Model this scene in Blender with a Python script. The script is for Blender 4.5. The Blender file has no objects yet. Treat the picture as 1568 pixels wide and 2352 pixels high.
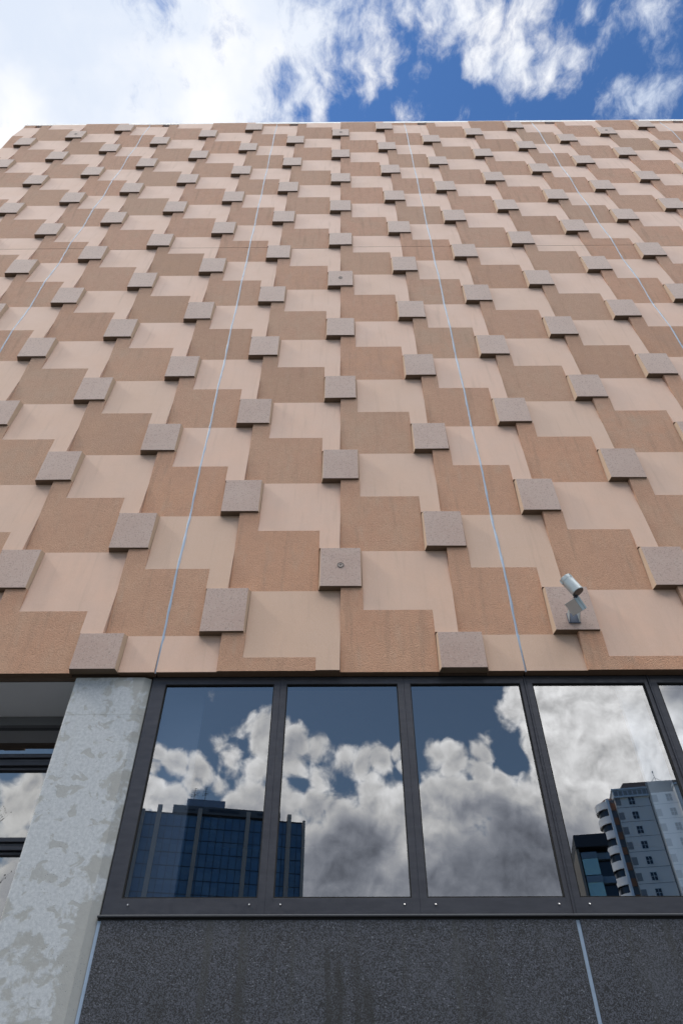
import bpy, bmesh, math, random
from mathutils import Vector, Matrix
random.seed(7)
R = math.radians
S = bpy.context.scene
col = S.collection

# ---------------------------------------------------------------- camera
CZ = 1.6                       # eye height
PITCH, YAW, ROLL = R(45.3012), R(0.3468), R(-0.0436)
cy, sy, cp, sp = math.cos(YAW), math.sin(YAW), math.cos(PITCH), math.sin(PITCH)
FW = Vector((-sy*cp, cy*cp, sp)); RT0 = Vector((cy, sy, 0)); UP0 = RT0.cross(FW)
RT = RT0*math.cos(ROLL) + UP0*math.sin(ROLL); UP = -RT0*math.sin(ROLL) + UP0*math.cos(ROLL)
cd = bpy.data.cameras.new('camera'); cam = bpy.data.objects.new('camera', cd); col.objects.link(cam)
cam.matrix_world = Matrix(((RT.x, UP.x, -FW.x, 0.04), (RT.y, UP.y, -FW.y, -4.818), (RT.z, UP.z, -FW.z, CZ), (0, 0, 0, 1)))
cd.sensor_fit = 'HORIZONTAL'; cd.sensor_width = 24; cd.lens = 24; cd.clip_start = .05; cd.clip_end = 5000
S.camera = cam

def sky_dir(x, y, mirrored=False):
    """direction of a place in the sky, measured on the 1568 x 2352 photograph; mirrored = seen in the window glass"""
    d = (RT*(x-784) + UP*(1176-y) + FW*1568).normalized()
    return Vector((d.x, -d.y, d.z)) if mirrored else d

# ---------------------------------------------------------------- sun, sky, exposure
SUN = Vector((-0.66, -0.11, 0.74)).normalized()
sd = bpy.data.lights.new('sun', 'SUN'); sun = bpy.data.objects.new('sun', sd); col.objects.link(sun)
sd.energy = 1.2; sd.angle = R(5.0); sd.color = (1.0, .90, .76)
sun.rotation_euler = SUN.to_track_quat('Z', 'Y').to_euler(); sun.location = (-8, -3, 30)
S.view_settings.view_transform = 'Standard'; S.view_settings.look = 'None'
S.view_settings.exposure = 0.35; S.view_settings.gamma = 1

class NT:
    """small helper to write node trees"""
    def __init__(s, tree): s.t = tree; tree.nodes.clear()
    def n(s, kind, **kw):
        nd = s.t.nodes.new(kind)
        for k, v in kw.items():
            if k.startswith('_'): setattr(nd, k[1:], v)
        for k, v in kw.items():
            if not k.startswith('_'): s.put(nd.inputs[int(k[1:])] if k[0] == 'i' and k[1:].isdigit() else nd.inputs[k.replace('__', ' ')], v)
        return nd
    def put(s, sock, v):
        if isinstance(v, bpy.types.NodeSocket): s.t.links.new(v, sock)
        elif isinstance(v, bpy.types.Node): s.t.links.new(v.outputs[0], sock)
        else:
            if hasattr(sock.default_value, '__len__') and hasattr(v, '__len__') and len(sock.default_value) == 4 and len(v) == 3: v = (*v, 1)
            sock.default_value = v
    def m(s, op, a, b=0.0, c=None, clamp=False):
        nd = s.t.nodes.new('ShaderNodeMath'); nd.operation = op; nd.use_clamp = clamp
        s.put(nd.inputs[0], a); s.put(nd.inputs[1], b)
        if c is not None: s.put(nd.inputs[2], c)
        return nd.outputs[0]
    def vm(s, op, a, b=None, scale=None):
        nd = s.t.nodes.new('ShaderNodeVectorMath'); nd.operation = op
        s.put(nd.inputs[0], a)
        if b is not None: s.put(nd.inputs[1], b)
        if scale is not None: s.put(nd.inputs['Scale'], scale)
        return nd.outputs['Value'] if op in ('DISTANCE', 'DOT_PRODUCT', 'LENGTH') else nd.outputs[0]
    def noise(s, vec, scale, detail=4, rough=.5, out='Fac', dist=0.0, lac=2.0):
        nd = s.t.nodes.new('ShaderNodeTexNoise')
        if vec is not None: s.put(nd.inputs['Vector'], vec)
        nd.inputs['Scale'].default_value = scale; nd.inputs['Detail'].default_value = detail
        nd.inputs['Roughness'].default_value = rough; nd.inputs['Distortion'].default_value = dist
        nd.inputs['Lacunarity'].default_value = lac
        return nd.outputs[out]
    def voro(s, vec, scale, feature='F1', out='Distance', rand=1.0):
        nd = s.t.nodes.new('ShaderNodeTexVoronoi'); nd.feature = feature
        s.put(nd.inputs['Vector'], vec); nd.inputs['Scale'].default_value = scale; nd.inputs['Randomness'].default_value = rand
        return nd.outputs[out]
    def mr(s, v, a, b, c=0.0, d=1.0, kind='SMOOTHSTEP'):
        nd = s.t.nodes.new('ShaderNodeMapRange'); nd.interpolation_type = kind
        for i, q in enumerate((v, a, b, c, d)): s.put(nd.inputs[i], q)
        return nd.outputs[0]
    def mix(s, f, a, b, blend='MIX'):
        nd = s.t.nodes.new('ShaderNodeMix'); nd.data_type = 'RGBA'; nd.blend_type = blend
        s.put(nd.inputs[0], f); s.put(nd.inputs[6], a); s.put(nd.inputs[7], b)
        return nd.outputs[2]

world = bpy.data.worlds.new('World'); S.world = world; world.use_nodes = True
W = NT(world.node_tree)
D0 = W.n('ShaderNodeTexCoord').outputs['Generated']
D0 = W.vm('NORMALIZE', D0)
sky = W.n('ShaderNodeTexSky', _sky_type='NISHITA', _sun_disc=False, _sun_elevation=math.asin(SUN.z),
          _sun_rotation=math.atan2(SUN.x, SUN.y), _air_density=1.0, _dust_density=.3, _ozone_density=2.0)
# (x, y, radius, weight) of cloud and clear patches, radius in the same photograph pixels
UPPER = [(-350, 100, 700, 1.6), (100, 140, 380, 1.6), (420, 200, 260, 1.5), (560, 100, 190, 1.4), (600, 240, 100, 1.1), (660, 90, 120, 1.1), (740, 60, 110, .95), (790, 110, 60, .75), (700, 180, 60, .8), (730, 235, 50, .85), (760, 190, 40, .8),
         (860, 60, 60, .85), (880, 110, 45, .8), (865, 165, 50, .75), (850, 205, 34, .65), (930, 20, 50, .7), (990, 20, 60, .8), (1010, 70, 40, .6), (1060, 20, 60, .8), (1110, 60, 70, .95), (1110, 120, 50, .95), (1130, 160, 30, .9), (1180, 70, 70, .9), (1200, 130, 70, .9),
         (1250, 100, 60, .8), (1270, 160, 55, .9), (1310, 190, 45, .85), (1330, 140, 45, .8), (1230, 185, 40, .8), (1220, 30, 60, .8), (1440, 205, 45, .95), (1460, 240, 45, .85), (1490, 210, 45, .8), (1410, 235, 40, .7),
         (1350, 30, 28, .55), (1500, 30, 70, .50), (1540, 110, 60, .42), (1480, 100, 40, .38), (910, 262, 32, .60), (660, 268, 18, .5), (1560, 200, 50, .40),
         (655, 182, 34, -.45), (640, 215, 26, -.3), (685, 265, 30, -.45), (710, 250, 22, -.3), (785, 185, 34, -.3), (1040, 160, 40, -.3), (1345, 90, 40, -.4), (1500, -250, 250, .6), (1100, -200, 200, 1)]
LOWER = [(510, 1695, 42, .6), (570, 1665, 42, .65), (620, 1700, 60, .9), (545, 1730, 50, .75), (600, 1760, 55, .8), (488, 1600, 22, .36), (470, 1625, 24, .34), (560, 1640, 26, .42), (400, 1745, 34, .9), (370, 1725, 28, .75), (350, 1765, 26, .7), (455, 1765, 40, .75), (440, 1800, 30, .6), (335, 1830, 45, 1), (380, 1850, 45, 1), (500, 1800, 30, .55), (590, 1840, 55, 1), (545, 1855, 40, .9), (640, 1810, 40, .8),
         (680, 1700, 45, .9), (730, 1720, 48, .9), (785, 1735, 42, .85), (670, 1755, 45, .9), (740, 1770, 45, .8), (830, 1755, 38, .8), (880, 1750, 40, .9), (915, 1735, 30, .95), (850, 1785, 24, .75), (930, 1760, 30, .9), (670, 1840, 50, .9), (720, 1850, 55, 1), (775, 1850, 50, 1), (700, 1930, 90, 1.1), (640, 1880, 60, 1),
         (850, 1835, 50, 1.1), (900, 1840, 55, 1), (880, 1900, 90, 1.2), (800, 1960, 130, 1.2), (940, 1820, 34, .9),
         (1010, 1740, 30, .95), (1045, 1755, 34, 1), (1030, 1730, 24, .9), (1110, 1735, 36, 1), (1120, 1700, 30, .7), (1140, 1690, 26, .65), (1105, 1780, 45, 1), (1150, 1790, 45, .9), (975, 1835, 35, 1), (1010, 1850, 60, 1.1), (1090, 1850, 80, 1.2), (1170, 1860, 70, 1.2), (1230, 1840, 60, 1.2),
         (1180, 1630, 42, 1), (1160, 1660, 32, .8), (1205, 1600, 50, 1.2), (1215, 1670, 34, 1), (1240, 1720, 40, 1), (1330, 1600, 150, 1.5), (1450, 1650, 200, 1.5), (1350, 1800, 150, 1.5), (1600, 1650, 220, 1.5),
         (780, 2060, 180, 1.3), (1000, 2020, 200, 1.3), (1230, 2000, 200, 1.3), (1500, 2000, 250, 1.4), (450, 2040, 160, 1), (300, 1950, 90, 1), (100, 2050, 220, 1), (60, 1850, 75, .9), (90, 1800, 40, .8), (-80, 1800, 120, .6), (980, 1950, 80, 1.2),
         (760, 1600, 120, -.6), (1185, 1735, 26, -.9), (1165, 1760, 20, -.5), (1205, 1760, 20, -.5), (1075, 1790, 14, -.5), (690, 1805, 30, -.35), (950, 1790, 24, -.5), (30, 1760, 50, -.3)]
LIGHT = [(1190, 1620, 90, .4), (1330, 1640, 200, .8), (1480, 1720, 220, .8), (1200, 1640, 70, .30), (870, 1830, 80, .25), (1010, 1900, 80, .15), (930, 1930, 40, .25), (570, 1700, 90, .15),
         (1240, 1820, 90, .2), (1020, 1730, 45, .2), (700, 1850, 90, .05), (350, 1830, 60, .20), (60, 1850, 100, .1),
         (790, 1960, 120, -.34), (840, 1905, 70, -.26), (1150, 1990, 170, -.32), (700, 2080, 150, -.22), (980, 2090, 170, -.32), (1250, 2050, 190, -.34), (1330, 1900, 100, -.15), (1540, 1600, 110, -.45),
         (1160, 1900, 80, -.15), (1060, 1960, 60, -.18), (100, 2060, 200, -.25)]
def blobs(lst, mirrored, vec, union=False):
    acc = None; neg = None
    for (x, y, r, w) in lst:
        c = sky_dir(x, y, mirrored)
        rr = (sky_dir(x+r, y, mirrored)-c).length
        dd = W.vm('DISTANCE', vec, tuple(c))
        if union and w > 0:
            v = W.mr(dd, rr*.25, rr*1.5, w, 0.0, 'LINEAR'); acc = v if acc is None else W.m('MAXIMUM', acc, v)
        else:
            v = W.mr(dd, 0.0, rr*1.25, w, 0.0)
            if union: neg = v if neg is None else W.m('ADD', neg, v)
            else: acc = v if acc is None else W.m('ADD', acc, v)
    return W.m('ADD', acc, neg) if neg is not None else acc
SU = W.vm('MULTIPLY', D0, (6.0, 6.0, 6.0))
warp = W.noise(D0, 7, 3, .55, 'Color')
warp2 = W.noise(D0, 24, 2, .5, 'Color')
DW = W.vm('ADD', D0, W.vm('SCALE', W.vm('SUBTRACT', warp, (.5, .5, .5)), scale=.04))
DW = W.vm('ADD', DW, W.vm('SCALE', W.vm('SUBTRACT', warp2, (.5, .5, .5)), scale=.022))
# wispy high part (over the roof) and billowing part (mirrored in the glass)
nu = W.noise(W.vm('MULTIPLY', DW, (1.3, .85, 1.0)), 19, 8, .66)
den_u = W.m('ADD', blobs(UPPER, False, DW, True), W.m('MULTIPLY', W.m('SUBTRACT', nu, .5), 2.7))
mask_u = W.mr(den_u, .12, 1.3)
nl = W.noise(DW, 20, 8, .60)
toward = (sky_dir(620, 1300, True) - sky_dir(800, 1900, True)).normalized()
nl2 = W.noise(W.vm('ADD', DW, tuple(toward*.012)), 20, 5, .54)
def billow(scale): return W.m('SUBTRACT', .5, W.m('MULTIPLY', W.m('ABSOLUTE', W.m('SUBTRACT', W.noise(DW, scale, 1, .4), .5)), 4.0))
bil = W.m('ADD', W.m('MULTIPLY', billow(17), .6), W.m('MULTIPLY', billow(41), .4))
zc = W.n('ShaderNodeSeparateXYZ', i0=D0).outputs['Z']
den_l = W.m('ADD', blobs(LOWER, True, DW, True), W.m('ADD', W.m('MULTIPLY', W.m('SUBTRACT', nl, .53), 1.75), W.m('MULTIPLY', W.m('SUBTRACT', bil, .35), .25)))
den_l = W.m('ADD', den_l, W.mr(zc, .58, .75, 0, .7))  # extra cloud cover added high up behind the camera, out of view
mask_l = W.mr(den_l, .18, .60)
emb = W.m('MULTIPLY', W.m('SUBTRACT', nl, nl2), 1.6)
lum = W.m('ADD', blobs(LIGHT, True, DW), W.m('ADD', .63, W.mr(den_l, .35, 1.0, .20, -.04)))
lum = W.m('MINIMUM', W.m('SMOOTH_MAX', lum, .26, .2), 1.0)
det = W.m('ADD', 1.0, W.m('ADD', W.m('MULTIPLY', emb, 1.3), W.m('MULTIPLY', bil, .16)))
lum = W.m('MULTIPLY', lum, W.m('MINIMUM', W.m('MAXIMUM', det, .45), 1.35))
ccol_l = W.mix(W.mr(lum, .15, .8), (.86, .92, 1.06), (1.0, .985, .95))
ccol_l = W.vm('SCALE', ccol_l, scale=W.m('MULTIPLY', lum, W.mr(zc, .55, .78, 1.45, 4.8)))  # unseen high clouds boosted, added to brighten the facade
lum_u = W.mr(W.noise(DW, 5, 5, .55), .3, .68, 0, 1)
ccol_u = W.mix(lum_u, (.60, .66, .765), (.83, .83, .84))
skyc = W.vm('SCALE', sky, scale=.1)
up_sky = W.mix(mask_u, W.vm('MULTIPLY', skyc, (.72, 1.08, 1.45)), ccol_u)
lo_sky = W.mix(mask_l, W.vm('MULTIPLY', skyc, (1.0, 1.0, .92)), ccol_l)
side = W.mr(W.n('ShaderNodeSeparateXYZ', i0=D0).outputs['Y'], -.12, .05, 0, 1)
final = W.mix(side, lo_sky, up_sky)
bg = W.n('ShaderNodeBackground', Color=final, Strength=1.0)
W.t.links.new(bg.outputs[0], W.n('ShaderNodeOutputWorld').inputs[0])
world.cycles.sampling_method = 'MANUAL'; world.cycles.sample_map_resolution = 512

# ---------------------------------------------------------------- helpers
def tag(o, label=None, cat=None, group=None, kind=None):
    if label: o['label'] = label
    if cat: o['category'] = cat
    if group: o['group'] = group
    if kind: o['kind'] = kind
    return o
def empty(name, loc=(0, 0, 0), parent=None, rz=0.0):
    o = bpy.data.objects.new(name, None); col.objects.link(o); o.location = loc; o.rotation_euler = (0, 0, rz)
    o.parent = parent; o.empty_display_size = .2
    return o
class MB:
    def __init__(s): s.v = []; s.f = []; s.m = []; s.c = []
    def face(s, pts, mi=0, c=None):
        n = len(s.v); s.v += [tuple(p) for p in pts]; s.f.append(tuple(range(n, n+len(pts)))); s.m.append(mi); s.c.append(c or (.5, .5, .5, 1))
    def box(s, x0, x1, y0, y1, z0, z1, mi=0, c=None):
        P = [(x, y, z) for z in (z0, z1) for y in (y0, y1) for x in (x0, x1)]
        for q in ((0, 1, 5, 4), (1, 3, 7, 5), (3, 2, 6, 7), (2, 0, 4, 6), (4, 5, 7, 6), (0, 2, 3, 1)): s.face([P[i] for i in q], mi, c)
    def obox(s, o, a, b, c, mi=0):     # oriented box: corner o and three edge vectors
        o = Vector(o); P = [o+a*i+b*j+c*k for k in (0, 1) for j in (0, 1) for i in (0, 1)]
        for q in ((0, 1, 5, 4), (1, 3, 7, 5), (3, 2, 6, 7), (2, 0, 4, 6), (4, 5, 7, 6), (0, 2, 3, 1)): s.face([P[i] for i in q], mi)
    def tube(s, p0, p1, r0, r1, n=8, caps=True, mi=0):
        p0 = Vector(p0); p1 = Vector(p1); ax = (p1-p0).normalized()
        u = ax.orthogonal().normalized(); w = ax.cross(u)
        A = [p0+(u*math.cos(t)+w*math.sin(t))*r0 for t in [2*math.pi*i/n for i in range(n)]]
        B = [p1+(u*math.cos(t)+w*math.sin(t))*r1 for t in [2*math.pi*i/n for i in range(n)]]
        for i in range(n): s.face([A[i], A[(i+1) % n], B[(i+1) % n], B[i]], mi)
        if caps: s.face(list(reversed(A)), mi); s.face(B, mi)
    def build(s, name, mats, parent=None, bevel=0, merge=True, loc=None, smooth=False):
        me = bpy.data.meshes.new(name); me.from_pydata(s.v, [], s.f)
        for m in (mats if isinstance(mats, (list, tuple)) else [mats]): me.materials.append(m)
        me.polygons.foreach_set('material_index', s.m)
        at = me.attributes.new('tint', 'FLOAT_COLOR', 'CORNER')
        k = 0
        for p, c in zip(me.polygons, s.c):
            for li in p.loop_indices: at.data[li].color = c
        if merge:
            bm = bmesh.new(); bm.from_mesh(me); bmesh.ops.remove_doubles(bm, verts=bm.verts, dist=1e-5)
            bmesh.ops.recalc_face_normals(bm, faces=bm.faces); bm.to_mesh(me); bm.free()
        if smooth:
            for p in me.polygons: p.use_smooth = True
        o = bpy.data.objects.new(name, me); col.objects.link(o); o.parent = parent
        if loc: o.location = loc
        if bevel:
            b = o.modifiers.new('bevel', 'BEVEL'); b.width = bevel; b.segments = 2; b.limit_method = 'ANGLE'; b.angle_limit = R(40)
        return o
def mat(name): 
    m = bpy.data.materials.new(name); m.use_nodes = True; t = NT(m.node_tree)
    pos = t.n('ShaderNodeNewGeometry').outputs['Position']
    bs = t.n('ShaderNodeBsdfPrincipled'); out = t.n('ShaderNodeOutputMaterial')
    t.t.links.new(bs.outputs[0], out.inputs[0])
    return m, t, pos, bs
def bump(t, bs, h, strength=.4, dist=.004, extra=None):
    b = t.n('ShaderNodeBump', Strength=strength, Distance=dist, Height=h)
    t.put(bs.inputs['Normal'], b.outputs[0])
def simple(name, c, rough=.6, metal=0.0, var=.12, scale=3.0, bumps=0.0):
    m, t, pos, bs = mat(name)
    n = t.noise(pos, scale, 5, .6)
    cc = t.mix(n, tuple(v*(1-var) for v in c), tuple(min(1, v*(1+var)) for v in c))
    t.put(bs.inputs['Base Color'], cc); t.put(bs.inputs['Roughness'], rough); t.put(bs.inputs['Metallic'], metal)
    if bumps: bump(t, bs, t.noise(pos, scale*12, 4), bumps)
    return m

# ---------------------------------------------------------------- materials
M = {}
# smooth cast concrete squares
m, t, pos, bs = mat('pale_cast_concrete'); M['pale'] = m
tint = t.n('ShaderNodeAttribute', _attribute_name='tint')
ts = t.n('ShaderNodeSeparateColor', i0=tint.outputs['Color'])
big = t.noise(pos, 1.7, 5, .6); mid = t.noise(t.vm('MULTIPLY', pos, (9, 9, 2.0)), 1.0, 5, .65); fine = t.noise(pos, 160, 2, .6)
c = t.mix(t.mr(big, .3, .7), (.615, .402, .312), (.56, .388, .318))
c = t.mix(t.mr(mid, .35, .75, 0, .42), c, (.49, .335, .265))
c = t.mix(t.m('MULTIPLY', ts.outputs[0], .55), c, (.47, .325, .235))
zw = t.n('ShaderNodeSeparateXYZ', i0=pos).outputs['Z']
c = t.mix(t.m('MULTIPLY', t.mr(zw, 4.5, 14, 0, 1, 'LINEAR'), t.mr(big, .2, .8, .45, .8)), c, (.76, .565, .505))  # paler with height, the stronger sky light put into the colour
c = t.mix(t.mr(fine, .30, .75, 0, .22), c, (.70, .58, .49))
run = t.noise(t.vm('MULTIPLY', pos, (16, 16, .9)), 1.0, 5, .6)
c = t.mix(t.mr(run, .54, .74, 0, .28), c, (.43, .305, .245))
pit = t.mr(t.voro(pos, 26), .03, .06, 1, 0); pitg = t.mr(t.noise(pos, 3.1, 2), .60, .68)
c = t.mix(t.m('MULTIPLY', t.m('MULTIPLY', pit, pitg), .6), c, (.22, .15, .11))
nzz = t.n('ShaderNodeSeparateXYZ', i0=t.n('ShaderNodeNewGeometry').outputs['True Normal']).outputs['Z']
c = t.mix(t.mr(nzz, -.92, -.8, 1, 0), c, (.15, .095, .06))   # undersides darkened, shade put into the colour
t.put(bs.inputs['Base Color'], c); t.put(bs.inputs['Roughness'], .8)
bump(t, bs, t.m('ADD', t.noise(pos, 6, 3), t.m('MULTIPLY', fine, .12)), .35, .006)
# rough blasted brown squares
m, t, pos, bs = mat('brown_blasted_concrete'); M['brown'] = m
tint = t.n('ShaderNodeAttribute', _attribute_name='tint')
ts = t.n('ShaderNodeSeparateColor', i0=tint.outputs['Color'])
big = t.noise(pos, 2.6, 6, .62); mid = t.noise(t.vm('MULTIPLY', pos, (11, 11, 3)), 1.0, 4, .6)
fine = t.noise(pos, 95, 3, .65, dist=.4); mott = t.noise(pos, 12, 5, .65)
c = t.mix(ts.outputs[0], (.60, .318, .202), (.475, .295, .213))
c = t.mix(t.mr(big, .32, .68), c, t.mix(ts.outputs[1], (.50, .345, .255), (.60, .325, .208)))
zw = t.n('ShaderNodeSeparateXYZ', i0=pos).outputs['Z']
c = t.mix(t.m('MULTIPLY', t.mr(zw, 4.5, 14, 0, 1, 'LINEAR'), t.mr(big, .2, .8, .7, .4)), c, (.62, .385, .305))  # upper squares painted lighter, standing in for more sky light
c = t.mix(t.mr(mott, .35, .75, 0, .28), c, (.43, .255, .175))
c = t.mix(t.mr(mid, .5, .8, 0, .35), c, (.50, .38, .295))
run = t.noise(t.vm('MULTIPLY', pos, (14, 14, 1.1)), 1.0, 5, .6)
c = t.mix(t.mr(run, .52, .72, 0, .30), c, (.30, .20, .145))
c = t.mix(t.mr(ts.outputs[2], .35, 1.0, 0, .45), c, (.49, .345, .262))
c = t.mix(t.mr(ts.outputs[0], .75, 1.0, 0, .35), c, (.40, .235, .155))
c = t.mix(t.mr(fine, .50, .72, 0, .45), c, (.27, .17, .115))
c = t.mix(t.mr(fine, .46, .30, 0, .35), c, (.58, .42, .31))
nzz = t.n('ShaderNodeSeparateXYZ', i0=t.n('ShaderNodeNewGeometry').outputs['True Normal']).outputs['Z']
c = t.mix(t.mr(nzz, -.92, -.8, 1, 0), c, (.15, .095, .06))   # down-facing faces coloured darker to stand in for shade
t.put(bs.inputs['Base Color'], c); t.put(bs.inputs['Roughness'], .92)
bump(t, bs, t.m('ADD', fine, t.m('MULTIPLY', mott, .4)), .85, .009)
# exposed aggregate blocks
m, t, pos, bs = mat('grey_aggregate_block'); M['block'] = m
oi = t.n('ShaderNodeTexCoord').outputs['Object']
f1 = t.voro(pos, 120, 'F1', 'Color'); f1s = t.n('ShaderNodeSeparateColor', i0=f1).outputs[0]
sp1 = t.noise(pos, 190, 3, .7)
c = t.mix(t.mr(t.noise(pos, 2.0, 4), .3, .7), (.42, .30, .262), (.45, .34, .305))
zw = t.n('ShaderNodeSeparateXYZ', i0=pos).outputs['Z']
c = t.mix(t.mr(zw, 4.5, 14, 0, .7, 'LINEAR'), c, (.62, .50, .465))  # higher blocks lightened in colour in place of brighter sky light
c = t.mix(t.mr(f1s, .87, .92, 0, .45), c, (.20, .16, .15))
c = t.mix(t.mr(f1s, .10, .06, 0, .3), c, (.55, .48, .43))
c = t.mix(t.mr(sp1, .52, .75, 0, .3), c, (.20, .15, .14))
# the tapered sides of the blocks are plain tan concrete
nz = t.n('ShaderNodeSeparateXYZ', i0=t.n('ShaderNodeNewGeometry').outputs['True Normal']).outputs['Y']
c = t.mix(t.mr(nz, -.8, -.6), c, (.50, .37, .275))
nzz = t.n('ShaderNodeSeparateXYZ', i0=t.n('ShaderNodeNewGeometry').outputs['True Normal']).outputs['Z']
c = t.mix(t.mr(nzz, -.85, -.6, 1, 0), c, t.mix(t.noise(pos, 5, 3), (.13, .09, .06), (.19, .135, .09)))   # block undersides tinted dark, their shade painted into the colour
t.put(bs.inputs['Base Color'], c); t.put(bs.inputs['Roughness'], .75)
bump(t, bs, t.m('ADD', f1s, sp1), .3, .003)
# patched grey column concrete
m, t, pos, bs = mat('patched_grey_concrete'); M['column'] = m
a = t.noise(t.vm('MULTIPLY', pos, (1, 1, 1.25)), 5.2, 6, .55, dist=.3); b = t.noise(pos, 9, 5, .55, dist=.8)
zz = t.n('ShaderNodeSeparateXYZ', i0=pos).outputs['Z']
base = t.mix(t.mr(t.noise(pos, 45, 4, .7), .3, .7), (.38, .405, .445), (.50, .525, .56))
patch = t.m('ADD', t.m('MULTIPLY', a, .62), t.m('MULTIPLY', b, .38))
patch = t.m('ADD', patch, t.mr(zz, 3.5, 2.4, 0, .10))
patch = t.m('ADD', patch, t.mr(zz, 4.35, 4.6, 0, .09))
xx = t.n('ShaderNodeSeparateXYZ', i0=pos).outputs['X']
patch = t.m('ADD', patch, t.mr(xx, -1.70, -1.62, 0, .12)); patch = t.m('ADD', patch, t.mr(xx, -2.08, -2.15, 0, .05))
sp2 = t.noise(t.vm('MULTIPLY', pos, (1, 1, 1.3)), 8.5, 3, .5, dist=.6)
mk = t.m('MAXIMUM', t.mr(patch, .585, .650), t.m('MULTIPLY', t.mr(sp2, .575, .63), .8))
c = t.mix(t.m('MULTIPLY', mk, .85), base, t.mix(b, (.27, .275, .27), (.36, .362, .355)))
c = t.mix(t.mr(t.noise(t.vm('MULTIPLY', pos, (8, 8, 1)), 1.0, 5, .6), .55, .8, 0, .35), c, (.30, .29, .27))
hole = t.m('MULTIPLY', t.mr(t.voro(pos, 55), .10, .17, 1, 0), t.mr(t.noise(pos, 4, 2), .48, .6))
c = t.mix(t.m('MULTIPLY', hole, .65), c, (.13, .15, .19))
jl = t.m('MULTIPLY', .55, t.m('MULTIPLY', t.mr(t.m('ABSOLUTE', t.m('SUBTRACT', t.m('ADD', zz, t.m('MULTIPLY', b, .02)), 4.275)), .002, .007, 1, 0), .5))
c = t.mix(jl, c, (.20, .21, .21))
t.put(bs.inputs['Base Color'], c); t.put(bs.inputs['Roughness'], .85)
bump(t, bs, t.m('SUBTRACT', t.m('ADD', t.m('MULTIPLY', mk, -.4), t.noise(pos, 30, 5, .7)), hole), .35, .004)
# dark granite-like plinth
m, t, pos, bs = mat('black_speckled_terrazzo'); M['plinth'] = m
v1 = t.n('ShaderNodeSeparateColor', i0=t.voro(pos, 185, 'F1', 'Color')).outputs[0]; n1 = t.noise(pos, 110, 3, .7)
c = t.mix(t.mr(t.m('ADD', t.m('MULTIPLY', v1, .6), t.m('MULTIPLY', n1, .5)), .40, .75), (.0075, .0085, .0125), (.062, .068, .092))
c = t.mix(t.mr(v1, .985, .995, 0, .5), c, (.25, .27, .31))
st = t.noise(t.vm('MULTIPLY', pos, (7, 1, .35)), 1.3, 5, .6)
c = t.mix(t.mr(st, .52, .70, 0, .75), c, (.028, .029, .031))
c = t.mix(t.mr(t.noise(pos, 2.2, 3), .5, .75, 0, .25), c, (.085, .092, .112))
px = t.n('ShaderNodeSeparateXYZ', i0=pos)
dx = t.m('SUBTRACT', px.outputs[0], t.m('MULTIPLY', t.noise(pos, 1.5, 2), .05))
for (xc, wd, zt_, am) in ((-.10, .018, 2.70, .8), (-.035, .025, 2.66, .85), (.075, .02, 2.72, .6), (.135, .03, 2.55, .75), (-.62, .03, 2.6, .4), (.8, .05, 2.7, .45), (-1.1, .05, 2.5, .35)):
    k = t.m('MULTIPLY', t.mr(t.m('ABSOLUTE', t.m('SUBTRACT', dx, xc)), wd*.3, wd*1.9, 1, 0), t.mr(px.outputs[2], zt_+.06, zt_-.12, 0, am))
    k = t.m('MULTIPLY', k, t.mr(t.noise(t.vm('MULTIPLY', pos, (30, 1, 5)), 1.0, 4, .6), .3, .6, .4, 1))
    c = t.mix(k, c, (.009, .009, .009))
t.put(bs.inputs['Base Color'], c); t.put(bs.inputs['Roughness'], .55)
bump(t, bs, t.m('ADD', v1, n1), .35, .003)
# sealant, frame metal, etc.
M['sealant'] = simple('pale_blue_grey_sealant', (.30, .39, .53), .5, 0, .2, 9, .3)
m, t, pos, bs = mat('charcoal_powder_coated_metal'); M['frame'] = m
n = t.noise(t.vm('MULTIPLY', pos, (3, 3, 14)), 2.0, 5, .6); sm = t.noise(pos, 22, 5, .7)
t.put(bs.inputs['Base Color'], t.mix(t.mr(n, .3, .75), (.038, .040, .053), (.050, .052, .067)))
t.put(bs.inputs['Roughness'], t.mr(sm, .3, .7, .30, .5)); t.put(bs.inputs['Metallic'], .35)
M['black'] = simple('black_gap', (.008, .008, .009), .9)
M['lip'] = simple('dark_flashing_metal', (.05, .053, .062), .35, .5)
M['soffit'] = simple('painted_grey_soffit', (.70, .72, .76), .7, 0, .06, 4)
M['dark_soffit'] = simple('panel_edge_concrete', (.16, .115, .085), .9, 0, .2, 8, .3)
M['coping'] = simple('pale_metal_coping', (.80, .82, .85), .5, .0)
M['wallback'] = simple('rear_wall_concrete', (.36, .28, .23), .85, 0, .15, 2, .2)
M['silver'] = simple('silver_grey_paint', (.42, .47, .50), .38, .35, .06, 20)
M['lens'] = simple('dark_lens_glass', (.03, .034, .038), .2, .2)
M['bracket'] = simple('dark_bracket_metal', (.07, .09, .14), .5, .3)
M['screw'] = simple('bright_screw_metal', (.45, .46, .50), .4, .8)
M['interior'] = simple('interior_dark_paint', (.035, .037, .042), .9)
M['board'] = simple('interior_white_wall', (.82, .86, .92), .8, 0, .05, 2)
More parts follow.
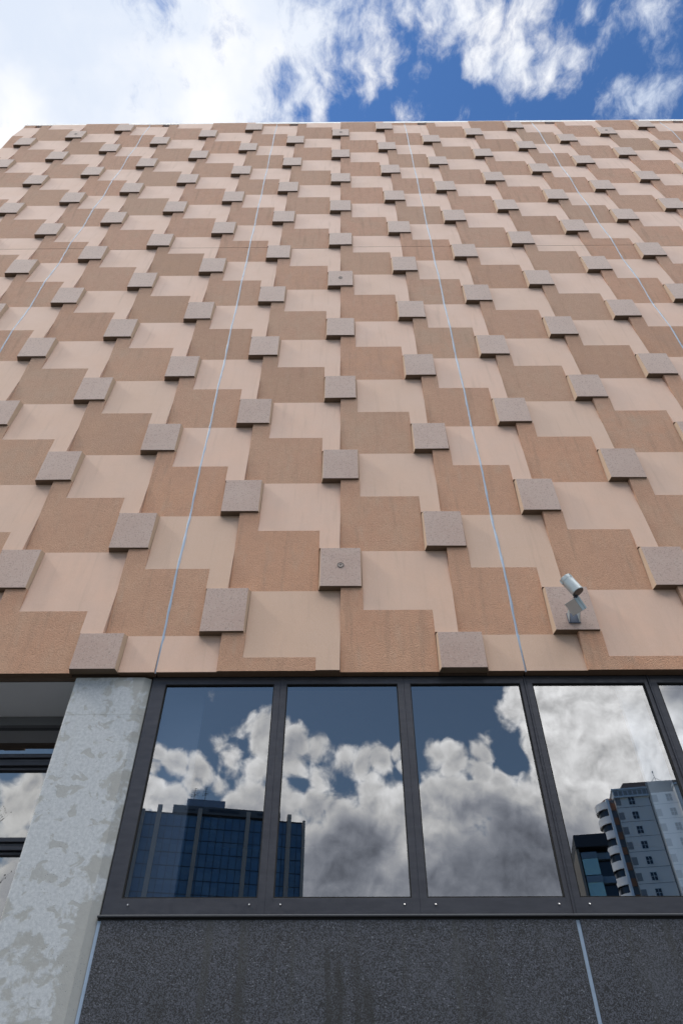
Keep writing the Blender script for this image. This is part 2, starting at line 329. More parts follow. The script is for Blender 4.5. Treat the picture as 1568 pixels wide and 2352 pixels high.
def glass(name, refl, tintc, rc, wav=0.0):
    m = bpy.data.materials.new(name); m.use_nodes = True; t = NT(m.node_tree)
    pos = t.n('ShaderNodeNewGeometry').outputs['Position']
    g = t.n('ShaderNodeBsdfGlossy', Color=rc, Roughness=.0); tr = t.n('ShaderNodeBsdfTransparent', Color=tintc)
    b = t.n('ShaderNodeBump', Strength=.12, Distance=.0006 if not wav else wav, Height=t.noise(pos, 1.3, 2))
    t.put(g.inputs['Normal'], b.outputs[0])
    mx = t.n('ShaderNodeMixShader', i0=refl, i1=tr.outputs[0], i2=g.outputs[0])
    t.t.links.new(mx.outputs[0], t.n('ShaderNodeOutputMaterial').inputs[0]); return m
M['glass'] = glass('reflective_window_glass', .33, (.7, .75, .8), (.93, .95, 1.0))
M['glass_side'] = glass('reflective_window_glass_side', .31, (.4, .42, .45), (.95, .97, 1.0))

# ---------------------------------------------------------------- ground
g = MB(); g.face([(-1500, -1500, 0), (1500, -1500, 0), (1500, 1500, 0), (-1500, 1500, 0)])
go = g.build('ground', simple('grey_ground', (.055, .055, .055), .9, 0, .2, .3)); tag(go, kind='structure')
g = MB(); g.box(-60, 60, -6.2, -.02, .004, .12)
m, t, pos, bs = mat('pavement_slabs')
br = t.n('ShaderNodeTexBrick', Vector=pos, Color1=(.075, .073, .07, 1), Color2=(.06, .059, .058, 1), Mortar=(.16, .16, .155, 1), Scale=1.0)
br.inputs['Mortar Size'].default_value = .008; br.inputs['Brick Width'].default_value = .9; br.inputs['Row Height'].default_value = .6; br.offset = .5
t.put(bs.inputs['Base Color'], br.outputs[0]); t.put(bs.inputs['Roughness'], .85)
po = g.build('pavement', m); tag(po, kind='structure')
g = MB(); g.face([(-300, -16, .006), (300, -16, .006), (300, -6.2, .006), (-300, -6.2, .006)])
ro = g.build('road', simple('asphalt', (.05, .05, .052), .9, 0, .25, 6, .3)); tag(ro, kind='structure')

# ---------------------------------------------------------------- the clad building
B = empty('clad_building')
tag(B, 'building clad in interlocking tan and pale concrete squares with raised grey blocks', 'building')
r = 1.438/6; L = 1.438
H0 = CZ+3.859                   # bottom of a block on the axis X = 0
XL, XR = -7.46, 13.5
ZB, ZT = CZ+3.017, CZ+17.93
ZJ = H0+5*L                     # level panel joint
ZLm, ZBm, ZK = .045, .047, .067
def base_of(c): return H0+(c % 3)*2*r
def cell_b(c): 
    b0 = base_of(c); n0 = math.floor((ZB-b0)/L)-1
    return [b0+k*L for k in range(n0, n0+13)]
rnd = random.Random(3)
def tintc(key):
    q = random.Random(hash(key) & 0xffffff); return (q.random(), q.random(), q.random(), 1)
def zl(z, b): return ZLm*(b+2*r-z)/(4*r)
def zb(z, b): return ZBm*(z-(b-4*r))/(4*r)
def panel(x0, x1, z0, z1, name):
    mb = MB()
    for c in range(math.floor(x0)-1, math.ceil(x1)+1):
        for k, b in enumerate(cell_b(c)):
            tl = tintc((c, k, 1)); tb = tintc((c, k, 2))
            for (ua, ub, ha, hb, kind) in ((.2, .8, b-r, b+2*r, 0), (.8, 1, b-2*r, b+2*r, 0), (0, .2, b-4*r, b, 1), (.2, .8, b-4*r, b-r, 1)):
                xa, xb = c+ua, c+ub
                cxa, cxb, cza, czb = max(xa, x0), min(xb, x1), max(ha, z0), min(hb, z1)
                if cxb-cxa < 1e-4 or czb-cza < 1e-4: continue
                fz = zb if kind else zl
                draft = .14
                N = 4
                tt = tb if kind else tl
                def other(z):           # depth of the neighbour across the U = integer edge
                    return (zl(z, b) if kind else zb(z, b)) if True else 0
                rows = []
                for i in range(N+1):
                    z = cza+(czb-cza)*i/N; d = fz(z, b)
                    xl_, xr_ = cxa, cxb
                    # neighbour profile across the column line
                    if kind == 1 and ua == 0 and xa >= x0: xl_ = cxa+draft*max(0, d-zl(z, b-2*r+2*r))
                    if kind == 0 and ub == 1 and xb <= x1: xr_ = cxb-draft*max(0, d-zb(z, b+2*r))
                    rows.append((xl_, xr_, z, d))
                for i in range(N):
                    a, e = rows[i], rows[i+1]
                    mb.face([(a[0], -a[3], a[2]), (a[1], -a[3], a[2]), (e[1], -e[3], e[2]), (e[0], -e[3], e[2])], kind, tt)
                    if ua != .2 or kind == 0 and False or cxa != xa or kind == 0:   # left side
                        mb.face([(cxa, .06, a[2]), (a[0], -a[3], a[2]), (e[0], -e[3], e[2]), (cxa, .06, e[2])], kind, tt)
                    if ub != .8 or kind == 1 or cxb != xb:
                        mb.face([(a[1], -a[3], a[2]), (cxb, .06, a[2]), (cxb, .06, e[2]), (e[1], -e[3], e[2])], kind, tt)
                a = rows[0]; mb.face([(cxa, .06, a[2]), (cxb, .06, a[2]), (a[1], -a[3], a[2]), (a[0], -a[3], a[2])], kind, tt)
                a = rows[-1]; mb.face([(a[0], -a[3], a[2]), (a[1], -a[3], a[2]), (cxb, .06, a[2]), (cxa, .06, a[2])], kind, tt)
    mb.box(x0, x1, .062, .12, z0, z1, 2)
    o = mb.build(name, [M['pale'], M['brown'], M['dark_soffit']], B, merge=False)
    return o
xs = [XL, -4.5, -1.5, 1.5, 4.5, 7.5, 10.5, XR]; G = .008
for i in range(len(xs)-1):
    a = xs[i]+(G if i else 0); e = xs[i+1]-(G if i < len(xs)-2 else 0)
    panel(a, e, ZB, ZJ-.004, 'facade_panel'); panel(a, e, ZJ+.004, ZT, 'facade_panel')
# sealant beads run over the relief
for X in xs[1:-1]:
    c = math.floor(X); mb = MB(); pts = []
    for b in cell_b(c):
        for (h, f) in ((b-4*r+.002, zb), (b-r-.002, zb), (b-r+.002, zl), (b+2*r-.002, zl)):
            if ZB < h < ZT: pts.append((h, f(h, b)))
    pts.sort(); pts = [(ZB, pts[0][1])]+pts+[(ZT, pts[-1][1])]
    rr2 = random.Random(int(X*10)); fine = []
    for (h0, d0), (h1, d1) in zip(pts, pts[1:]):
        n = max(1, int((h1-h0)/.09))
        for i in range(n): fine.append((h0+(h1-h0)*i/n, d0+(d1-d0)*i/n, rr2.uniform(-.0025, .0025), rr2.uniform(-.002, .002)))
    fine.append((ZT, pts[-1][1], 0, 0))
    for p, q in zip(fine, fine[1:]):
        for (ua, da, ub, db) in ((-.014, -.003, -.006, .003), (-.006, .003, .006, .003), (.006, .003, .014, -.003)):
            mb.face([(X+ua+p[2], -(p[1]+da+p[3]), p[0]), (X+ub+p[2], -(p[1]+db+p[3]), p[0]), (X+ub+q[2], -(q[1]+db+q[3]), q[0]), (X+ua+q[2], -(q[1]+da+q[3]), q[0])])
    mb.build('sealant_joint', M['sealant'], B)
# raised blocks
BW = .2; IN = .015
def block_mesh(lowcut=0.0):
    mb = MB(); z0 = lowcut; z1 = 2*r
    F = [(-BW+IN, -ZK, z0+.003), (BW-IN, -ZK, z0+.003), (BW-IN, -ZK, z1-IN), (-BW+IN, -ZK, z1-IN)]
    K = [(-BW, .01, z0), (BW, .01, z0), (BW, .01, z1), (-BW, .01, z1)]
    mb.face(F)
    for i in range(4): j = (i+1) % 4; mb.face([K[i], K[j], F[j], F[i]])
    return mb
bl = []
for c in range(-8, 14):
    for b in cell_b(c):
        if b+2*r > ZT+.25 or b+2*r < ZB+.05 or c-BW < XL-.01 and c < -7.4 or c+BW > XR: continue
        bl.append((c, b))
def vis(c, b):
    p = Vector((c, 0, b+r))-cam.location; dp = p.dot(FW); u = p.dot(RT)/dp*1568; v = p.dot(UP)/dp*1568
    return dp, abs(u) < 850 and -400 < v < 960
seen = sorted([q for q in bl if vis(*q)[1]], key=lambda q: vis(*q)[0]); hid = [q for q in bl if not vis(*q)[1]]
proto = block_mesh(); pm = None
socket_cols = {}
def one_block(c, b):
    global pm
    cut = max(0, ZB-b); top = min(0, ZT-(b+2*r))
    if cut > 0:
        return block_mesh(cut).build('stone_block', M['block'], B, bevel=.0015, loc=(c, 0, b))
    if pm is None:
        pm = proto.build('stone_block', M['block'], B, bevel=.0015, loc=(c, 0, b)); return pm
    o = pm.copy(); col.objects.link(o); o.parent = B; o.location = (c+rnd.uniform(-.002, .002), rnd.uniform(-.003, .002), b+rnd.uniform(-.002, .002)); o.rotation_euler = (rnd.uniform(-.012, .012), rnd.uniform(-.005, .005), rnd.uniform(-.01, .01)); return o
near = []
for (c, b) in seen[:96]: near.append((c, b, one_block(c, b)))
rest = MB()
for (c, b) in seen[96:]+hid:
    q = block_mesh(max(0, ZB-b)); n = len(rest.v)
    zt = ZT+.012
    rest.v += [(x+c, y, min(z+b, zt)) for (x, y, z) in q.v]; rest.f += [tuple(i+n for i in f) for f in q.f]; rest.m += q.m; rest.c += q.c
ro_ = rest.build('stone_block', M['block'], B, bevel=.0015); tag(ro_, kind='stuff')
# cast-in sockets
def socket(c, b, parent, loc):
    mb = MB(); n = 20
    def ring(ra, ya, rb, yb, mi):
        for i in range(n):
            t0, t1 = 2*math.pi*i/n, 2*math.pi*(i+1)/n
            mb.face([(ra*math.cos(t0), ya, ra*math.sin(t0)), (rb*math.cos(t0), yb, rb*math.sin(t0)), (rb*math.cos(t1), yb, rb*math.sin(t1)), (ra*math.cos(t1), ya, ra*math.sin(t1))], mi)
    ring(.034, 0, .030, -.004, 0); ring(.030, -.004, .025, .0, 1); ring(.025, 0, .022, -.003, 0); ring(.022, -.003, .010, -.001, 0); ring(.010, -.001, .0001, -.0012, 1)
    return mb.build('socket', [M['bracket_plate'], M['socket_hole']], parent, loc=loc)
M['bracket_plate'] = simple('cast_in_socket_metal', (.33, .28, .265), .7, .0); M['socket_hole'] = simple('socket_hole', (.09, .075, .07), .8)
for (c, b, o) in near:
    if c == 0 and abs(b-H0) < .01: socket(c, b, o, (0, -ZK-.001, r+.01))
    if c == 0 and abs(b-H0-4*L) < .01: socket(c, b, o, (0, -ZK-.001, r))
for (c, b) in seen[96:]:
    if c % 6 == 0 and b > H0+8.9*L and b < H0+9.2*L: socket(c, b, ro_, (c, -ZK-.001, b+r))
# coping, body of the building, level joint shadow
mb = MB(); mb.box(XL-.015, XR+.015, -.010, 11.9, ZT+.0005, ZT+.10); mb.build('coping', M['coping'], B)
mb = MB(); mb.box(XL+.004, XR-.004, .125, 11.8, ZB+.04, ZT)
mb.build('rear_wall', M['wallback'], B)
mb = MB()
mb.box(-1.56, XR-.004, 5.0, 11.8, .0, ZB+.03); mb.box(XL+.004, -1.56, 5.0, 11.8, .0, ZB+.03)
mb.build('ground_floor_wall', M['interior'], B)

# ---- concrete column
mb = MB(); x0, x1, zt = -2.148, -1.532, CZ+2.995; ch = .045
prof = [(x0, .5), (x0, .035), (x0+.012, .022), (x1-.055, .022), (x1, .022+.03), (x1, .5)]
def prism(mb, prof, z0, z1):
    n = len(prof)
    for i in range(n): a, b_ = prof[i], prof[(i+1) % n]; mb.face([(a[0], a[1], z0), (b_[0], b_[1], z0), (b_[0], b_[1], z1), (a[0], a[1], z1)])
    mb.face([(p[0], p[1], z1) for p in prof]); mb.face([(p[0], p[1], z0) for p in reversed(prof)])
prism(mb, prof, 0, zt)
bmcol = mb.build('concrete_column', M['column'], B, bevel=.006)
# ---- main window band: five windows side by side
Zs, Zt_, Zg0, Zg1 = CZ+1.274, CZ+3.008, CZ+1.378, CZ+2.945
YF, YG = .052, .070
wx = [(-1.522, -.483, -1.412, -.533), (-.483, .512, -.433, .462), (.512, 1.502, .562, 1.450), (1.502, 2.503, 1.545, 2.452), (2.503, 3.50, 2.550, 3.45), (3.50, 4.49, 3.55, 4.44)]
for i, (xa, xb, ga, gb) in enumerate(wx):
    mb = MB(); e = .0003
    mb.box(xa+e, ga, YF, .16, Zs, Zt_); mb.box(gb, xb-e, YF, .16, Zs, Zt_)
    mb.box(ga, gb, YF, .16, Zs, Zg0); mb.box(ga, gb, YF, .16, Zg1, Zt_)
    fr = mb.build('window', M['frame'], B, bevel=.0015)
    # thin bead round the glass
    bd = MB(); s_ = .007
    bd.box(ga, ga+s_, YG-.018, YG+.01, Zg0, Zg1); bd.box(gb-s_, gb, YG-.018, YG+.01, Zg0, Zg1)
    bd.box(ga+s_, gb-s_, YG-.018, YG+.01, Zg0, Zg0+s_); bd.box(ga+s_, gb-s_, YG-.018, YG+.01, Zg1-s_, Zg1)
    bd.build('glazing_bead', M['black'], fr)
    gm = MB(); gm.face([(ga+s_, YG, Zg0+s_), (gb-s_, YG, Zg0+s_), (gb-s_, YG, Zg1-s_), (ga+s_, YG, Zg1-s_)])
    gm.build('pane', M['glass'], fr)
    for sx in (ga+.05, gb-.05):
        sm_ = MB(); zz0 = Zg0-.038
        sm_.tube((sx, YF+.002, zz0), (sx, YF-.007, zz0), .007, .005, 10); sm_.tube((sx, YF-.007, zz0), (sx+.004, YF-.014, zz0-.006), .003, .002, 6)
        sm_.build('screw', M['screw'], fr)
    if i == 2 or i == 3:                  # extra weather strip on the opening sash
        q = MB(); q.box(xb-.020, xb-.012, YF-.012, YF, Zs, Zt_); q.build('weather_strip', M['frame'], fr, bevel=.002)
mb = MB(); mb.box(-1.53, -1.5235, .07, .2, Zs-.02, Zt_); mb.build('window_side_seal', M['black'], B)
mb = MB(); mb.box(-1.53, 4.5, .06, .12, Zt_+.002, ZB+.004); mb.build('head_gap', M['black'], B)
# sill flashing with a rounded nose
mb = MB(); mb.box(-1.535, 4.5, .02, .16, CZ+1.262, CZ+1.2765)
mb.build('sill_flashing', M['lip'], B, bevel=.004)
mb = MB(); mb.box(-1.53, 4.5, .038, .14, CZ+1.250, CZ+1.2615); mb.build('sill_packer', M['black'], B)
mb = MB(); mb.tube((-1.53, .034, CZ+1.268), (4.5, .034, CZ+1.268), .0075, .0075, 8); mb.build('sill_nosing', M['lip'], B)
# plinth slabs and joint sealant
for (a, e) in ((-1.508, 1.482), (1.508, 4.5)):
    mb = MB(); mb.box(a, e, .035, .16, 0, CZ+1.249); mb.build('plinth_slab', M['plinth'], B, bevel=.003)
mb = MB(); mb.box(1.4825, 1.5075, .046, .1, 0, CZ+1.248); mb.build('plinth_sealant', M['sealant'], B)
mb = MB(); mb.box(-1.531, -1.5085, .046, .1, 0, CZ+1.248); mb.build('plinth_sealant', M['sealant'], B)
mb = MB(); mb.box(4.5, XR-.01, .03, .16, 0, ZB-.01); mb.build('ground_floor_cladding', M['wallback'], B)
# rooms behind the glass
mb = MB()
mb.box(-1.53, 4.5, 4.0, 4.05, CZ+.0, CZ+3.6); mb.box(-1.53, 4.5, .17, 4.0, CZ+1.15, CZ+1.2); mb.box(-1.53, 4.5, .17, 4.0, CZ+3.1, CZ+3.15)
mb.box(-1.53, -1.50, .17, 4.0, CZ+1.2, CZ+3.1); mb.box(4.47, 4.5, .17, 4.0, CZ+1.2, CZ+3.1)
mb.build('interior_wall', M['interior'], B)
mb = MB(); mb.box(-1.49, -1.120, .24, .28, CZ+1.21, CZ+3.09); mb.build('interior_partition', simple('interior_grey_wall', (.13, .15, .19), .8, 0, .05, 2), B)
mb = MB(); mb.box(2.298, 2.95, .24, .28, CZ+1.21, CZ+3.09); mb.build('interior_partition', M['board'], B)

# ---- recessed glazing left of the column
YL = .62; SC = (4.818+YL)/5.44
LX0, LX1 = XL+.004, -2.149
mb = MB()
P0 = [(LX0, .122, ZB-.004), (LX1, .122, ZB-.004), (LX1, YL, CZ+2.966), (LX0, YL, CZ+2.966)]
mb.face(P0); mb.face([(p[0], p[1], p[2]+.02) for p in reversed(P0)])
mb.build('soffit', M['soffit'], B)
mb = MB(); mb.box(LX0, LX1, YL-.02, YL+.08, CZ+2.885, CZ+2.964); mb.build('window_head', simple('grey_window_head', (.13, .135, .15), .5), B)
def rail(z0, z1, parts):
    m_ = MB(); zs = [CZ+z0+(CZ+z1-CZ-z0)*p for p in parts]
    dep = [.0, -.03, -.018, -.04, -.005]
    for i in range(len(zs)-1): m_.box(LX0, LX1, YL+dep[i % 5], YL+.06, zs[i]+.0015, zs[i+1]-.0015)
    return m_
side = MB(); side.box(LX0, LX0+.06, YL-.02, YL+.06, 0, CZ+2.96)
side = side.build('side_window', M['frame'], B)
for (z0, z1) in ((2.495, 2.637), (1.837, 1.965)):
    rail(z0, z1, (0, .18, .42, .62, .85, 1)).build('transom', M['frame'], side, bevel=.003)
for (z0, z1) in ((0, 1.837), (1.965, 2.495), (2.637, 2.886)):
    gm = MB(); gm.face([(LX0+.06, YL+.03, CZ+z0 if z0 else .05), (LX1, YL+.03, CZ+z0 if z0 else .05), (LX1, YL+.03, CZ+z1), (LX0+.06, YL+.03, CZ+z1)])
    gm.build('pane', M['glass_side'], side)
mb = MB(); mb.box(LX0, LX1, 3.5, 3.55, 0, CZ+2.95); mb.build('interior_wall', M['interior'], B)
mb = MB(); mb.box(-3.4, -3.32, YL-.03, YL+.06, 0, CZ+2.885); mb.build('mullion', M['frame'], side)
mb = MB(); mb.box(LX0, LX0+.5, .13, .5, 0, ZB-.03); mb.build('concrete_column', M['column'], B)

# ---------------------------------------------------------------- spotlight on the block two columns to the right
T = empty('spotlight', (2.0, -ZK, CZ+3.50))
tag(T, 'small silver cylindrical spotlight on a square box, fixed to a raised grey block', 'spotlight')
T0 = T.location.copy()
def loc(v): return Vector(v)-T0
c_ = Vector((.807, .107, .581)).normalized(); a_ = Vector((.508, .379, -.774)); a_ = (a_-c_*a_.dot(c_)).normalized(); b_ = c_.cross(a_)
if b_.z < 0: b_ = -b_
gc = loc((1.975, -.215, CZ+3.515))
mb = MB(); mb.obox(gc-a_*.060-b_*.070-c_*.028, a_*.120, b_*.140, c_*.033); mb.obox(gc-a_*.060-b_*.070+c_*.007, a_*.120, b_*.140, c_*.022)
mb.build('gear_box', M['silver'], T, bevel=.002)
ax = Vector((.411, -.043, -.911)).normalized(); capc = loc((1.972, -.355, CZ+3.552)); top_ = capc-ax*.17
mb = MB(); mb.tube(top_, capc, .053, .053, 40); 
cyl = mb.build('lamp_head', M['silver'], T, bevel=.002)
mb = MB(); mb.tube(capc+ax*.0015, capc+ax*.003, .049, .049, 40); mb.build('lens', M['lens'], cyl)
mb = MB(); mb.tube(top_+ax*.001, top_+ax*.036, .0545, .0545, 40); mb.build('collar', M['silver'], cyl, bevel=.0015)
un = ax.orthogonal().normalized(); wn = ax.cross(un)
vdir = (cam.location-Vector((2, -.3, CZ+3.6))).normalized(); sdir = vdir.cross(ax).normalized()
for sgn, off in ((1, .5), (-1, .5)):
    d_ = (sdir*sgn*.80+(vdir-ax*vdir.dot(ax)).normalized()*.55).normalized()
    mb = MB(); p_ = top_+ax*.040; mb.obox(p_+d_*.0535-sdir*.005, ax*-.034, sdir*.010, d_*.004); mb.tube(p_+d_*.052, p_+d_*.060, .006, .005, 10); mb.build('clip', M['silver'], cyl)
mb = MB(); n0 = capc+wn*.0-ax*.012+Vector((.0, .035, -.012)); n1 = gc-b_*.05-a_*.058
mb.tube(n0, n1, .015, .014, 14); mb.build('swivel_neck', M['bracket'], T)
mb = MB(); mb.box(-.065, .035, -.010, -.001, -.055, .045); mb.build('base_plate', M['bracket'], T, bevel=.002)
for xo in (-.062, .024):
    mb = MB(); P = [(-.010, -.050), (-.010, .030), (-.105, .055), (-.105, .03)]
    A_ = [(xo, y, z) for y, z in P]; B_ = [(xo+.005, y, z) for y, z in P]
    mb.face(A_); mb.face(B_)
    for i in range(4): j = (i+1) % 4; mb.face([A_[i], A_[j], B_[j], B_[i]])
    mb.build('mounting_arm', M['silver'], T)

# ---------------------------------------------------------------- buildings across the street, seen in the glass
def vpos(X, Dv): return (X, .17-(Dv-4.818))
# glass office tower; local axes: x along the front, front at y = 0 facing +y (towards the street), body behind
m, t, pos, bs = mat('blue_curtain_glass'); M['curtain'] = m
oc = t.n('ShaderNodeTexCoord').outputs['Object']
cell = t.n('ShaderNodeTexWhiteNoise', _noise_dimensions='3D', Vector=t.vm('FLOOR', t.vm('DIVIDE', t.vm('ADD', oc, (100.9, 0, 0.8)), (2.1, 50, 3.48)))).outputs[0]
c = t.mix(cell, (.050, .115, .185), (.11, .18, .24))
t.put(bs.inputs['Base Color'], c); t.put(bs.inputs['Roughness'], .06); t.put(bs.inputs['IOR'], 1.7)
bump(t, bs, t.m('ADD', t.noise(oc, .8, 3), t.m('MULTIPLY', cell, .3)), .3, .15)
M['pier'] = simple('brown_grey_pier_concrete', (.40, .32, .25), .8, 0, .1, .5)
M['pent'] = simple('dark_penthouse_cladding', (.10, .098, .095), .7, 0, .15, .4)
M['pentbox'] = simple('grey_plant_room_panels', (.22, .24, .28), .6, 0, .12, .3)
M['mull'] = simple('black_mullion', (.012, .015, .02), .5)
ox, oy = vpos(-57.6, 199.0); ox2, oy2 = vpos(-12.91, 208.3)
# front runs from (ox, oy) to (ox2, oy2)
ang = math.atan2(oy2-oy, ox2-ox)
O = empty('office_tower', (ox, oy, 0), None, ang)
tag(O, 'dark blue glass office tower with brown concrete piers, mirrored in the left windows', 'building')
HT = 79.0+CZ; WT = 45.6
mb = MB(); mb.box(0, WT, -28, 0, 0, HT); mb.build('curtain_wall', M['curtain'], O)
for s0, s1, ztop in ((-.9, .0, HT+.4), (3.3, 4.6, HT+1.9), (14.9, 16.1, HT+1.6), (28.9, 30.1, HT+1.6), (41.0, 42.2, HT+1.9), (WT, WT+.8, HT+.4)):
    mb = MB(); mb.box(s0, s1, -.8, 1.2, 0, ztop); mb.build('pier', M['pier'], O, bevel=.15)
mb = MB()
for k in range(22):
    z = HT-.15-3.48*(k+1)+3.48*.0
    if z > 2: mb.box(.0, WT, .0, .10, z, z+.16)
mb.box(0, WT, 0, .12, HT-.25, HT+.15)
x = .0
for i in range(1, 22):
    x = i*2.1
    if not any(a-.4 < x < e+.4 for a, e in ((3.3, 4.6), (14.9, 16.1), (28.9, 30.1), (41.0, 42.2))): mb.box(x-.065, x+.065, .0, .10, 0, HT)
mb.build('mullion_grid', M['mull'], O)
mb = MB(); mb.box(7.6, 38.9, -14, .9, HT+.16, HT+2.3); mb.build('penthouse', M['pent'], O, bevel=.1)
mb = MB(); mb.box(11.3, 22.4, -12, .5, HT+2.32, HT+4.4)
for x in (13.5, 15.7, 17.9, 20.1): mb.box(x-.04, x+.04, .5, .56, HT+2.4, HT+4.3)
mb.build('plant_room', M['pentbox'], O)
for (xa, xb, za, zb_) in ((11, 14, .9, 1.3), (18, 26.8, .85, 1.7), (32, 38, .9, 1.5)):
    mb = MB(); mb.box(xa, xb, .905, .95, HT+za, HT+zb_); mb.build('louvre', M['mull'], O)
for (sx, tall) in ((13.1, 7.6), (16.3, 8.1)):
    mb = MB(); zb0 = HT+4.42
    mb.tube((sx, -2, zb0), (sx, -2, HT+tall+1.0), .09, .07, 6)
    for k in range(5): zz0 = HT+tall+.9-k*.55; w_ = .55+.12*k; mb.tube((sx-w_, -2, zz0-.2), (sx+w_, -2, zz0+.2), .045, .045, 5)
    mb.tube((sx-.9, -2, HT+tall-1.6), (sx+1.3, -2, HT+tall-.2), .05, .05, 5)
    mb.build('antenna', M['mull'], O)

# apartment tower with curved balconies
ax0, ay0 = vpos(58.7, 150.0); ax1, ay1 = vpos(65.54, 148.619)
ang = math.atan2(ay1-ay0, ax1-ax0)
A = empty('apartment_tower', (ax0, ay0, 0), None, ang)
tag(A, 'pale grey apartment tower with curved white balconies and dark roof, mirrored in the right window', 'building')
M['apt'] = simple('pale_grey_render', (.86, .77, .66), .8, 0, .06, .3)
M['apt_white'] = simple('white_balcony_render', (.88, .85, .80), .7, 0, .06, .4)
M['apt_dark'] = simple('grey_recess', (.16, .17, .18), .8)
M['blind'] = simple('taupe_infill_panel', (.28, .265, .25), .8, 0, .05)
M['win'] = simple('dark_window_glass', (.02, .023, .028), .15)
M['trim'] = simple('pale_trim', (.60, .63, .62), .6)
M['rust'] = simple('rust_brown_panel', (.42, .18, .09), .8, 0, .2, .5)
M['roof'] = simple('dark_tile_roof', (.055, .045, .042), .8, 0, .2, .5)
M['dome'] = simple('brown_dome_metal', (.15, .075, .06), .6)
ZC = CZ+63.84
mb = MB(); mb.box(0, 7.1, -14, 0, 0, ZC-1.7); mb.box(7.12, 7.6, -14, -.7, 0, ZC-1.2, 1); mb.box(7.62, 12.6, -14, .35, 0, ZC-1.5); mb.box(12.62, 20, -14, 1.3, 0, ZC-.6)
mb.build('wall', [M['apt'], M['apt_dark']], A)
for k in range(20):
    z = CZ+61.9-3.02*k-1.5
    if z < 3: break
    mb = MB(); mb.box(0, 7.1, .0, .025, z-.55, z-.48); mb.box(7.62, 12.6, .35, .375, z-.55, z-.48); mb.build('floor_line', M['apt_dark'], A)
    for (xa, yy) in ((.02, .0), (7.65, .35)):
        mb = MB(); mb.box(xa, xa+1.1, yy-.1, yy+.04, z, z+1.5); mb.build('infill_panel', M['blind'], A)
    for (xa, yy) in ((2.8, .0), (10.5, .35)):
        mb = MB(); mb.box(xa, xa+1.2, yy+.005, yy+.05, z, z+1.5); w_ = mb.build('window', M['win'], A)
        mb = MB()
        for (q0, q1, q2, q3) in ((-.06, .02, 0, 1.5), (1.18, 1.26, 0, 1.5), (.56, .64, 0, 1.5), (-.06, 1.26, -.06, .02), (-.06, 1.26, .71, .78), (-.06, 1.26, 1.48, 1.56)):
            mb.box(xa+q0, xa+q1, yy+.051, yy+.09, z+q2, z+q3)
        mb.build('frame', M['trim'], w_)
mb = MB(); mb.box(-.25, 7.2, -14, .5, ZC-.35, ZC); mb.box(-.25, 7.25, -14, .45, ZC-1.95, ZC-1.70); mb.box(-.1, 7.1, -14, .30, ZC-1.68, ZC-.36)
mb.box(12.4, 20.2, -14, 1.8, ZC-.55, ZC-.25)
co = mb.build('cornice', M['trim'], A)
for i in range(7): mb = MB(); mb.box(.15+i*1.0, .15+i*1.0+.75, .31, .34, ZC-1.5, ZC-.55); mb.build('cornice_window', M['blind'], co)
mb = MB(); H_ = ZC+1.3
P = [(1.6, -.3, ZC+.01), (20, -.3, ZC+.01), (20, -13, ZC+.01), (1.6, -13, ZC+.01)]; Q = [(2.9, -1.2, H_+.45), (20, -1.2, H_+.15), (20, -12, H_+.15), (2.9, -12, H_+.45)]
mb.face(P); mb.face(Q)
for i in range(4): j = (i+1) % 4; mb.face([P[i], P[j], Q[j], Q[i]])
mb.build('roof', M['roof'], A)
mb = MB(); mb.box(7.3, 12.4, -13, -.2, ZC-1.4, ZC+1.0); mb.build('roof_slab', M['roof'], A)
mb = MB(); mb.tube((10.2, -2, H_), (10, -2, H_+2.6), .07, .05, 6); mb.tube((10.0, -2, H_+1.5), (8.6, -2, H_), .05, .05, 5); mb.tube((10.0, -2, H_+1.5), (11.4, -2, H_+.4), .05, .05, 5); mb.box(9.9, 10.15, -2.1, -1.9, H_+2.5, H_+2.9); mb.build('antenna', M['mull'], A)
# rust coloured bay and curved balcony drum left of the wall face
mb = MB(); mb.box(-1.35, -.02, -10, -1.0, 0, ZC-1.8); mb.build('recess_wall', M['apt_dark'], A)
def drum(r0, z0, z1, name, mt, parent=None, th=.25):
    mb = MB(); n = 28; cx, cyy = -1.5, -3.2
    def arc(rr, z): return [(cx+rr*math.cos(t)*.92, cyy+rr*math.sin(t)*1.15, z) for t in [math.pi*.5+math.pi*.72*i/n for i in range(n+1)]]
    a0, a1, b0, b1 = arc(r0, z0), arc(r0, z1), arc(r0-th, z0), arc(r0-th, z1)
    for i in range(n):
        mb.face([a0[i], a0[i+1], a1[i+1], a1[i]]); mb.face([b0[i+1], b0[i], b1[i], b1[i+1]]); mb.face([a1[i], a1[i+1], b1[i+1], b1[i]]); mb.face([a0[i+1], a0[i], b0[i], b0[i+1]])
    mb.face([a0[0], a1[0], b1[0], b0[0]]); mb.face([a0[n], b0[n], b1[n], a1[n]])
    return mb.build(name, mt, parent, smooth=False)
for k in range(20):
    z = CZ+60.0-3.02*k
    if z < 3: break
    drum(2.85, z, z+1.5, 'balcony', M['apt_white'], A)
    mb = MB(); mb.box(-1.33, -.15, -.98, -.80, z-.2, z+1.25); mb.build('rust_panel', M['rust'], A)
drum(2.3, 4, CZ+61.2, 'balcony_glazing', M['win'], A, th=.4)
mb = MB(); mb.box(-1.9, -1.36, -3.2, .15, 0, CZ+61.9); mb.build('balcony_fin', M['apt_white'], A)
mb = MB(); mb.box(-1.355, -1.30, .0, .17, 3, CZ+61.9); mb.build('steel_trim', M['screw'], A)
mb = MB()
for i in range(8):
    t0, t1 = math.pi/2*i/8, math.pi/2*(i+1)/8
    mb.tube((-.9, -3, CZ+61.0+2.1*math.sin(t0)), (-.9, -3, CZ+61.0+2.1*math.sin(t1)), 2.1*math.cos(t0)+.01, 2.1*math.cos(t1)+.01, 24, False)
mb.build('dome', M['dome'], A)

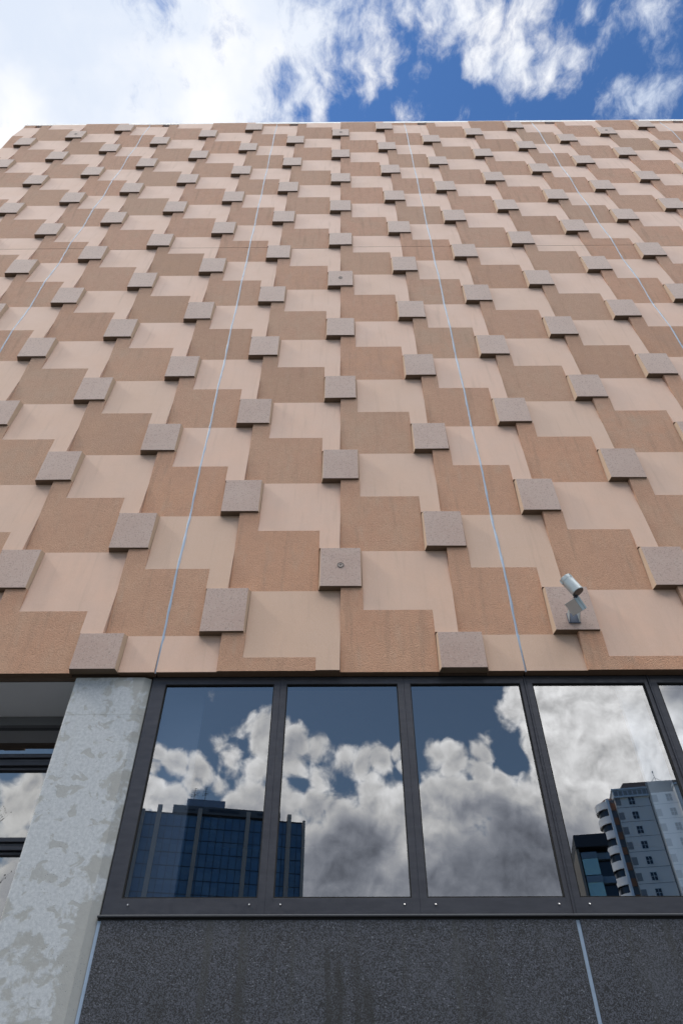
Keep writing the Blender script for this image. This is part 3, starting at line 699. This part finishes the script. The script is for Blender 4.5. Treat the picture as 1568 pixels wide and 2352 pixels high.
# low dark-roofed corner block beside the apartment tower
bx0, by0 = vpos(.3180*118, 118); bx1, by1 = vpos(.3640*117, 117)
ang = math.atan2(by1-by0, bx1-bx0); Wd = math.hypot(bx1-bx0, by1-by0)
C = empty('corner_office', (bx0, by0, 0), None, ang)
tag(C, 'lower office block with black flat roof and green glass bands, mirrored beside the curved balconies', 'building')
zr = CZ+.3591*118
M['blackroof'] = simple('black_roof_fascia', (.022, .023, .026), .6)
M['band'] = simple('blue_grey_spandrel', (.20, .25, .28), .5, 0, .05)
m, t, pos, bs = mat('green_mirror_glass'); M['green'] = m
t.put(bs.inputs['Base Color'], (.46, .60, .50, 1)); t.put(bs.inputs['Metallic'], .35); t.put(bs.inputs['Roughness'], .04)
bump(t, bs, t.noise(pos, .7, 3, .5, dist=1.0), .5, .25)
M['fincol'] = simple('tan_stone_frame', (.22, .19, .155), .8)
mb = MB(); mb.box(-.0, Wd, -15, .9, zr-1.9, zr); mb.build('roof', M['blackroof'], C)
mb = MB(); mb.box(.9, Wd, -14.8, -1.4, 0, zr-1.92); mb.build('wall', M['win'], C)
mb = MB(); mb.box(.0, .42, -15, .3, 0, zr-1.92); mb.box(.42, .62, -15, -.9, 0, zr-1.92); mb.build('end_frame', M['fincol'], C)
for k in range(9):
    z = zr-3.35-3.55*k
    if z < 1: break
    mb = MB(); mb.box(.63, 3.1, -1.39, .2, z-.1, z+.85); mb.box(3.1, Wd, -1.39, -.6, z-.1, z+.85); mb.build('spandrel', M['band'], C)
    mb = MB(); mb.box(.64, 3.02, -1.38, .1, z-2.55, z-.105); mb.build('window', M['green'], C)

# bare street tree whose twigs show in the side window
tr = empty('bare_tree', (-8.9, -9.4, 0)); tag(tr, 'leafless street tree with thin dark twigs, mirrored in the narrow left windows', 'tree')
M['bark'] = simple('dark_bark', (.06, .05, .042), .9, 0, .3, 8, .4)
tm = MB(); bmx = MB(); rt = random.Random(5)
tm.tube((0, 0, 0), (.05, 0, 1.2), .13, .10, 10, False); tm.tube((.05, 0, 1.2), (0, .05, 2.6), .10, .08, 10, False)
tm.build('trunk', M['bark'], tr)
def grow(p, d, ln, rad, lev):
    n = 3
    for i in range(n):
        q = p+d*(ln/n); bmx.tube(p, q, rad*(1-i*.2), rad*(1-(i+1)*.2), 5 if lev < 3 else 3, False)
        p = q; d = (d+Vector((rt.uniform(-.2, .2), rt.uniform(-.2, .2), rt.uniform(-.05, .15)))).normalized()
        if lev < 5 and rad > .002:
            for _ in range(2 if lev > 0 else 3):
                dd = (d+Vector((rt.uniform(-.9, .9), rt.uniform(-.9, .9), rt.uniform(-.1, .6)))).normalized()
                if rt.random() < .8: grow(p, dd, ln*rt.uniform(.5, .72), rad*.5, lev+1)
    if lev >= 4: bmx.box(p.x-.005, p.x+.005, p.y-.005, p.y+.005, p.z-.02, p.z+.005)
grow(Vector((0, .05, 2.55)), Vector((.05, 0, 1)), 2.6, .07, 0)
bmx.build('crown', M['bark'], tr, merge=False)
